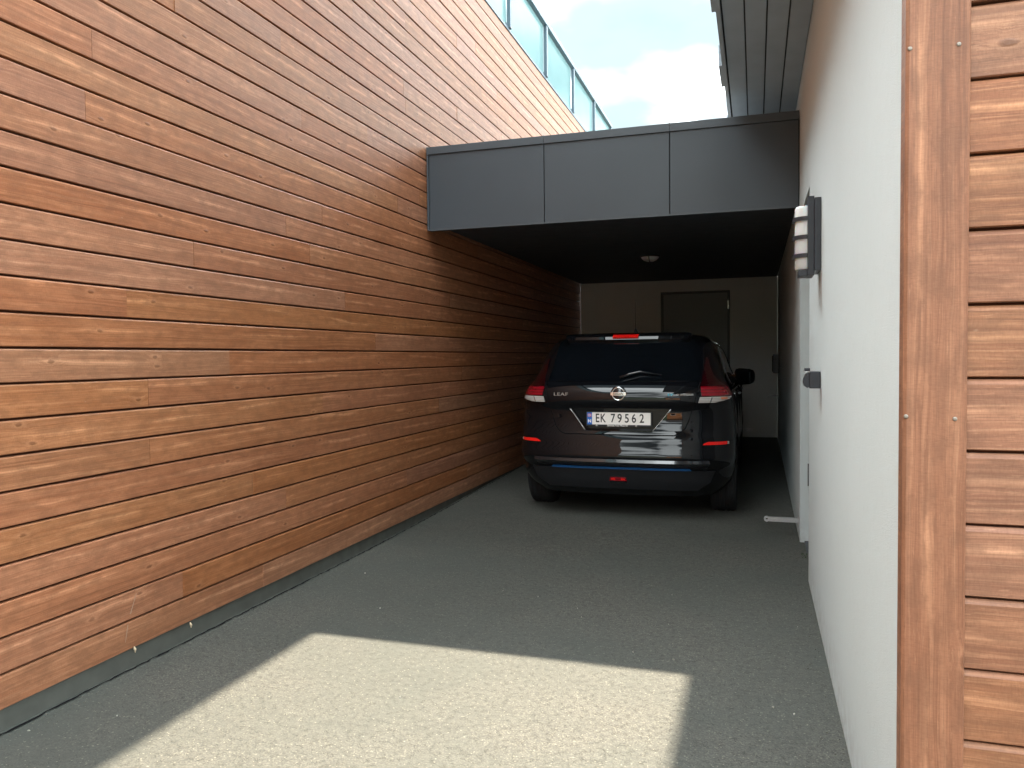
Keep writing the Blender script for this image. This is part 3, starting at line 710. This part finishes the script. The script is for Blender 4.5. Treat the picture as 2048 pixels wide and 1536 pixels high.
# plate
PY = .094
pl = bobj('number_plate', (-.272, .262, PY, PY+.008, .765, .882), 'blackplastic', car, 0.003)
bobj('plate_face', (-.222, .250, PY-.0025, PY-.0003, .779, .8775), 'plate', pl, 0.001)
bobj('plate_band', (-.263, -.2225, PY-.0025, PY-.0003, .779, .8775), 'pblue', pl, 0.001)
fl = bobj('flag', (-.257, -.228, PY-.0038, PY-.0027, .842, .866), 'pred', pl)
for a, m_ in (((-.257, -.228, PY-.0046, PY-.0040, .8495, .8585), 'plate'), ((-.2495, -.2425, PY-.0046, PY-.0040, .8425, .8655), 'plate'),
              ((-.2568, -.2282, PY-.0054, PY-.0049, .8522, .8558), 'pblue'), ((-.2475, -.2445, PY-.0054, PY-.0049, .8425, .8655), 'pblue')):
    bobj('flag_cross', a, m_, pl)
text('country_letter', 'N', .036, 'plate', pl, (-.2425, PY-.003, .806), bold=0.0012)
for ch_, x in zip('EK', (-.178, -.133)): text('character', ch_, .098, 'ink', pl, (x, PY-.003, .8285), sx=0.70, bold=0.0012)
for ch_, x in zip('79562', (-.052, .003, .061, .117, .180)): text('character', ch_, .098, 'ink', pl, (x, PY-.003, .8285), sx=0.78, bold=0.0012)
text('dealer_name', 'Brennes Auto Moss AS', .0175, 'plate', pl, (-.015, PY-.001, .772), bold=0.0004)
for x in (-.185, .135):
    bm = bmesh.new(); lathe(bm, [(.0045, -.0008), (.0062, -.0008), (.0062, .0004), (.0045, .0004), (.0045, -.0008)], 16, axis='Y'); box(bm, -.0078, .0078, -.0008, .0002, -.0016, .0016)
    link('dealer_emblem', finish('dealer_emblem', bm), 'plate', pl, (x, PY-.0006, .772))
# thin silver tubes stand in for the highlights along the plate recess edges
for s_ in (-1, 1):
    bm = bmesh.new()
    pts = []
    for t in np.linspace(0, 1, 7):
        z = .912+(.735-.912)*t; x = (s_*.410 if s_ > 0 else -.402)*(1-t)+(s_*.272)*t; q = rear(ang(x, z), z, .009); pts.append(q)
    tube(bm, pts, [.0042, .0036, .003, .003, .003, .0036, .006], 6); link('recess_highlight', finish('recess_highlight', bm, True), 'badge', car)
# emblem and badges
em = empty('emblem', (0.002, 0, 1.03)); em.parent = car
ye = rear(0, 1.03, .007).y
def eo(name, bm, mat, sm=True): return link(name, finish(name, bm, sm), mat, em)
bm = bmesh.new(); lathe(bm, [(0.0, ye-.004), (.060, ye-.003), (.064, ye+.004)], 32, axis='Y'); eo('emblem_base', bm, 'gloss')
bm = bmesh.new(); lathe(bm, [(.044, ye-.006), (.047, ye-.010), (.052, ye-.010), (.055, ye-.006), (.055, ye-.003), (.044, ye-.003), (.044, ye-.006)], 40, axis='Y'); eo('emblem_ring', bm, 'chrome')
bm = bmesh.new(); box(bm, -.061, .061, ye-.015, ye-.011, -.0125, .0125, bev=.001); eo('emblem_bar', bm, 'chrome', False)
text('emblem_lettering', 'NISSAN', .024, 'ink', em, (0, ye-.0152, -0.0005), sx=1.0, bold=0.0006, ext=.0006)
def badge(name, body_, size, x, z, mat, sx, bold=0.0005, space=1.0):
    q = rear(ang(x, z), z, .0085); a = ang(x, z); q1 = rear(a+.02, z, .0085); q0 = rear(a-.02, z, .0085)
    yaw = math.atan2(q1.y-q0.y, q1.x-q0.x)
    return text(name, body_, size, mat, car, q, (R(90), 0, yaw), sx=sx, bold=bold, ext=.0015, space=space)
badge('model_lettering', 'LEAF', .036, -.472, 1.022, 'badge', 1.55, 0.0004, 1.1)
badge('badge_lettering', 'zer', .032, .407, 1.025, 'badgeblue', 1.0, 0.0012)
badge('badge_lettering', 'o emission', .030, .518, 1.025, 'badge', 1.0, 0.0003)
# rear wiper
bm = bmesh.new(); p0 = rear(ang(0.0, 1.145), 1.145, .02); p1 = rear(ang(.16, 1.185), 1.185, .03); p2 = rear(ang(.33, 1.165), 1.165, .018)
tube(bm, [p0, p0.lerp(p1, .5)+Vector((0, -.004, .006)), p1, p2], [.011, .008, .007, .004], 6)
link('rear_wiper', finish('rear_wiper', bm, True), 'gloss', car)
# antenna
bm = bmesh.new(); tube(bm, [(.022, .86, 1.575), (.022, .84, 1.70), (.022, .82, 1.87)], [.0035, .0026, .0018], 6)
an = empty('antenna', (0, 0, 0)); an.parent = car
link('mast', finish('mast', bm, True), 'blackplastic', an)
bm = bmesh.new(); tube(bm, [(.022, .86, 1.532), (.022, .86, 1.548), (.022, .858, 1.580)], [.026, .017, .005], 12); link('antenna_base', finish('antenna_base', bm, True), 'blackplastic', an)
# side glass, pillars, mirrors, handles
for s_ in (-1, 1):
    rows = []
    zf = np.linspace(1.075, 1.43, 14); vs_, fs = [], []
    for z in zf:
        y0 = .98+.30*(z-1.075); y1 = fz(z)-.56
        for i in range(15): y_ = y0+(y1-y0)*i/14; vs_.append((s_*(wz(z)+.003), y_, z))
    for j in range(len(zf)-1):
        for i in range(14): a = j*15+i; fs.append((a, a+1, a+16, a+15))
    o = link('side_window', mk('side_window', vs_, fs, True), 'glass', car); md = o.modifiers.new('s', 'SOLIDIFY'); md.thickness = .004
    bm = bmesh.new(); tube(bm, [(s_*(wz(z)+.004), fz(z)-.55 if z > 1.08 else 2.5, z) for z in (1.43, 1.36, 1.28, 1.2, 1.12, 1.06)], .006, 6)
    tube(bm, [(s_*(wz(1.06)+.005), y_, 1.06) for y_ in (.95, 1.5, 2.0, 2.5)], .006, 6); link('window_trim', finish('window_trim', bm, True), 'gloss', car)
    mr = empty('wing_mirror', (s_*.93, 2.55, 1.10)); mr.parent = car
    bm = bmesh.new(); bmesh.ops.create_cube(bm, size=1.0); bmesh.ops.subdivide_edges(bm, edges=bm.edges[:], cuts=3, use_grid_fill=True)
    for v in bm.verts:
        p = v.co.copy(); q = p*2; L = (abs(q.x)**4+abs(q.y)**4+abs(q.z)**4)**.25
        p = q/L/2 if L else p; v.co = Vector((p.x*.215, p.y*.125+.03*abs(p.x), p.z*(.175-.04*(p.x*s_))))
    link('mirror_housing', finish('mirror_housing', bm, True), 'paint', mr)
    link('mirror_glass', boxm('mirror_glass', -.085, .085, -.066, -.0625, -.065, .055, bev=.01), 'glass', mr, rot=(0, 0, -s_*R(20)), loc=(0, 0, 0))
    bm = bmesh.new(); tube(bm, [(-s_*.05, .02, -.06), (-s_*.12, .04, -.10)], .018, 8); link('mirror_arm', finish('mirror_arm', bm, True), 'blackplastic', mr)
    for y_ in (1.32, 2.30):
        bm = bmesh.new(); x_ = s_*(wz(.985)+.001); tube(bm, [(x_, y_-.09, .985), (x_+s_*.030, y_-.075, .985), (x_+s_*.034, y_, .985), (x_+s_*.030, y_+.075, .985), (x_, y_+.09, .985)], .011, 8)
        link('door_handle', finish('door_handle', bm, True), 'gloss' if y_ > 2 else 'chrome', car)
    for y_ in (1.02, 1.98, 2.95):
        bobj('door_seam', (s_*.888-.010, s_*.888+.010, y_-.0025, y_+.0025, .36, 1.0), 'joint', car)
# windscreen
vs_, fs = [], []
zf = np.linspace(1.02, 1.44, 14)
for z in zf:
    cf = min(.55, (fz(z)-rz(z))*.48)
    for i in range(21):
        t = -0.72+1.44*i/20; a = t*math.pi/2; vs_.append((wz(z)*math.copysign(abs(math.sin(a))**.8, t), fz(z)-cf*(1-math.cos(a)**.8)+.004, z+.002))
for j in range(13):
    for i in range(20): a = j*21+i; fs.append((a, a+21, a+22, a+1))
o = link('windscreen', mk('windscreen', vs_, fs, True), 'glass', car); md = o.modifiers.new('s', 'SOLIDIFY'); md.thickness = .004
for s_ in (-1, 1):
    vs_, fs = [], []
    zf = np.linspace(.66, .76, 5)
    for z in zf:
        for i in range(9):
            a = R(48+30*i/8); vs_.append((s_*wz(z)*math.sin(a)**.8, fz(z)-.55*(1-math.cos(a)**.8)+.006, z))
    for j in range(4):
        for i in range(8): q = j*9+i; fs.append((q, q+1, q+10, q+9))
    o = link('headlight', mk('headlight', vs_, fs, True), 'clear', car); md = o.modifiers.new('s', 'SOLIDIFY'); md.thickness = .006
# wheels
def wheel_meshes():
    bm = bmesh.new(); hw = .1025
    prof = [(.205, -hw*.86), (.235, -hw*1.0), (.275, -hw*1.02), (.303, -hw*.93), (RW-.004, -hw*.80)]
    for g in (-.055, -.018, .018, .055):
        prof += [(RW, g-.0075), (RW-.008, g-.005), (RW-.008, g+.005), (RW, g+.0075)]
    prof += [(RW-.004, hw*.80), (.303, hw*.93), (.275, hw*1.02), (.235, hw), (.205, hw*.86)]
    lathe(bm, prof, 56, axis='X'); ty = finish('tyre', bm, False)
    bm = bmesh.new(); lathe(bm, [(.208, -.085), (.200, -.080), (.196, .0), (.200, .080), (.208, .085)], 40, axis='X')
    lathe(bm, [(.0, .070), (.045, .070), (.055, .055), (.055, .04)], 20, axis='X')
    for k_ in range(5):
        a = 2*math.pi*k_/5; c, s2 = math.cos(a), math.sin(a)
        q = [((-1)**0, 0)]
        pts = [(r_, w2) for r_, w2 in ((.04, .030), (.20, .022))]
        vv = []
        for r_, w2 in pts:
            for sgn in (-1, 1):
                for x_ in (.05, .068): vv.append(bm.verts.new((x_, r_*c-sgn*w2*s2, r_*s2+sgn*w2*c)))
        for q in ((0, 1, 3, 2), (4, 6, 7, 5), (0, 4, 5, 1), (2, 3, 7, 6), (0, 2, 6, 4), (1, 5, 7, 3)): bm.faces.new([vv[i] for i in q])
    lathe(bm, [(.0, -.02), (.195, -.02)], 30, axis='X')
    return ty, finish('rim', bm, False)
tym, rim_ = wheel_meshes()
for s_ in (-1, 1):
    for y_ in (YW1, YW2):
        w_ = empty('wheel', (s_*.787, y_, RW+ (0.0 if y_ == YW1 else .012)), 0 if s_ > 0 else math.pi); w_.parent = car
        link('tyre', tym, 'tyre', w_); link('rim', rim_, 'rim', w_)
bobj('underbody', (-.60, .60, .30, 4.1, .19, .235), 'blackplastic', car)

# ------------------------------------------------------------------ small litter and wear
random.seed(11)
def atz(px, py_, Z=0.0):
    d_ = fw + r2*((px-1024)/F) - u2*((py_-768)/F); t = (Z-H)/d_.z; p = d_*t; return p.x, p.y
bm = bmesh.new(); bmesh.ops.create_icosphere(bm, subdivisions=1, radius=1.0)
for v in bm.verts: v.co *= random.uniform(.75, 1.2)
pm = finish('pebble', bm)
M['pebble'] = plain('pale_pebble', (0.55, 0.53, 0.47), 0.8, scale=200)
for px, py_ in [(1048, 1133), (1006, 1181), (1076, 1194), (1344, 1190), (1155, 1217), (1266, 1305), (1347, 1320), (1546, 1415), (1588, 1429), (800, 1395), (1595, 1254),
                (234, 1432), (58, 1462), (640, 1150), (730, 1147), (1163, 1235), (1337, 1249), (760, 1217)]:
    x, y = atz(px, py_); q = random.uniform(.0025, .0048)
    o = link('pebble', pm, 'pebble', None, (x, y, gz(y)+q*.4), (random.random()*3, random.random()*3, 0)); o.scale = (q, q*1.3, q*.6)
    tag(o, 'tiny pale pebble lying on the grey asphalt', 'pebble', 'pebbles scattered on the driveway')
# bits stuck under the lowest board
M['chip'] = plain('pale_chip', (0.72, 0.58, 0.40), 0.8)
def atx(px, py_, X):
    d_ = fw + r2*((px-1024)/F) - u2*((py_-768)/F); t = X/d_.x; p = d_*t; return p.y, p.z+H
for (a, b, lab) in ((381, 1251, 'pale splinter hanging from the lowest board, the farther of the two'), (269, 1300, 'pale splinter hanging from the lowest board, the nearer of the two')):
    y, z = atx(a, b, XL+.004)
    bm = bmesh.new(); tube(bm, [(0, -.004, .016), (.002, 0, .004), (-.001, .003, -.012)], [.003, .006, .0015], 5)
    o = link('splinter', finish('splinter', bm), 'chip', None, (XL+.006, y, z)); tag(o, lab, 'splinter', 'splinters under the boards')
# grit washed up along both wall feet
random.seed(17); gv_, gf_ = [], []
for i in range(900):
    y = random.uniform(1.2, 8.5)
    if random.random() < 0.8: x = XL+0.022+abs(random.gauss(0, 0.05))
    else: x = XR-0.012-abs(random.gauss(0, 0.04))
    if x > XR-0.005: continue
    q = random.uniform(0.0015, 0.0045); z = gz(y)+0.0005; n_ = len(gv_); a = random.uniform(0, 6.28)
    gv_ += [(x+q*math.cos(a+t), y+q*math.sin(a+t), z) for t in (0, 1.7, 3.3, 4.9)] + [(x, y, z+q*0.9)]
    gf_ += [(n_, n_+1, n_+4), (n_+1, n_+2, n_+4), (n_+2, n_+3, n_+4), (n_+3, n_, n_+4)]
M['grit'] = plain('grey_grit', (0.17, 0.165, 0.14), 0.9, var=0.35, scale=40)
tag(link('grit', mk('grit', gv_, gf_), 'grit'), 'loose grit gathered along the foot of the walls', 'grit', kind='stuff')
# scraped streak on the lower boards: a shallow pale scratch
M['scratch'] = plain('pale_scratch', (0.46, 0.31, 0.22), 0.9)
for (a, b, c_, d_) in (((272, 1186), (258, 1232), .0035, .006), ((255, 1246), (249, 1290), .005, .003)) and [((272, 1186), (260, 1228), .0015, .0032), ((255, 1250), (250, 1285), .0030, .0012)]:
    y0, z0 = atx(*a, XL); y1, z1 = atx(*b, XL)
    me = mk('scratch', [(XL+.0022, y0-c_, z0), (XL+.0022, y0+c_, z0), (XL+.0022, y1+d_, z1), (XL+.0022, y1-d_, z1)], [(0, 1, 2, 3)])
    local(link('scratch', me, 'scratch'), bl)
# moss tuft in the doorway
x, y = atz(1608, 1115); random.seed(2)
bm = bmesh.new()
for i in range(60):
    bx, by = x+.03+random.uniform(-.045, .03), y+random.uniform(-.06, .06); hgt = random.uniform(.004, .012); a = random.uniform(0, 3.14); w_ = .003
    v0 = bm.verts.new((bx-w_*math.cos(a), by-w_*math.sin(a), gz(y))); v1 = bm.verts.new((bx+w_*math.cos(a), by+w_*math.sin(a), gz(y))); v2 = bm.verts.new((bx+random.uniform(-.004, .004), by, gz(y)+hgt)); bm.faces.new((v0, v1, v2))
M['moss'] = plain('moss_green', (0.05, 0.10, 0.03), 0.9)
tag(link('moss', finish('moss', bm), 'moss'), 'small green moss tuft growing at the foot of the doorway', 'moss', kind='stuff')

# ------------------------------------------------------------------ neighbourhood behind the camera (seen in the car's reflections)
M['roof'] = plain('roof_tiles', (0.05, 0.045, 0.045), 0.7); M['whitepaint'] = plain('white_paint', (0.78, 0.78, 0.74), 0.6)
M['housewood'] = plain('orange_boards', (0.42, 0.17, 0.06), 0.7)
def house(x, y, w_, d_, h_, rz, label, mat):
    t = tag(empty('neighbour_house', (x, y, -0.02), rz), label, 'house')
    bobj('wall', (-w_/2, w_/2, -d_/2, d_/2, 0, h_), mat, t)
    me = mk('roof', [(-w_/2-.4, -d_/2-.4, h_-.1), (w_/2+.4, -d_/2-.4, h_-.1), (w_/2+.4, d_/2+.4, h_-.1), (-w_/2-.4, d_/2+.4, h_-.1), (-w_/2-.4, 0, h_+d_*.28), (w_/2+.4, 0, h_+d_*.28)],
            [(0, 1, 5, 4), (2, 3, 4, 5), (0, 4, 3), (1, 2, 5), (3, 2, 1, 0)]); link('roof', me, 'roof', t)
    for i in range(3):
        for z in ((1.0, 2.2),) + (((3.6, 4.8),) if h_ > 4 else ()):
            cx = -w_/2+w_*(i+.5)/3; fr = bobj('window', (cx-.6, cx+.6, d_/2, d_/2+.06, z[0], z[1]), 'whitepaint', t)
            bobj('pane', (cx-.5, cx+.5, d_/2+.061, d_/2+.07, z[0]+.1, z[1]-.1), 'glass', fr)
house(4.2, -19, 8, 7, 3.0, 0.1, 'orange boarded bungalow across the road behind the viewer', 'housewood')
house(-11.5, -27, 9, 7, 5.2, -0.1, 'two storey orange boarded house across the road behind the viewer', 'housewood')
print('objects', len(sc.objects))
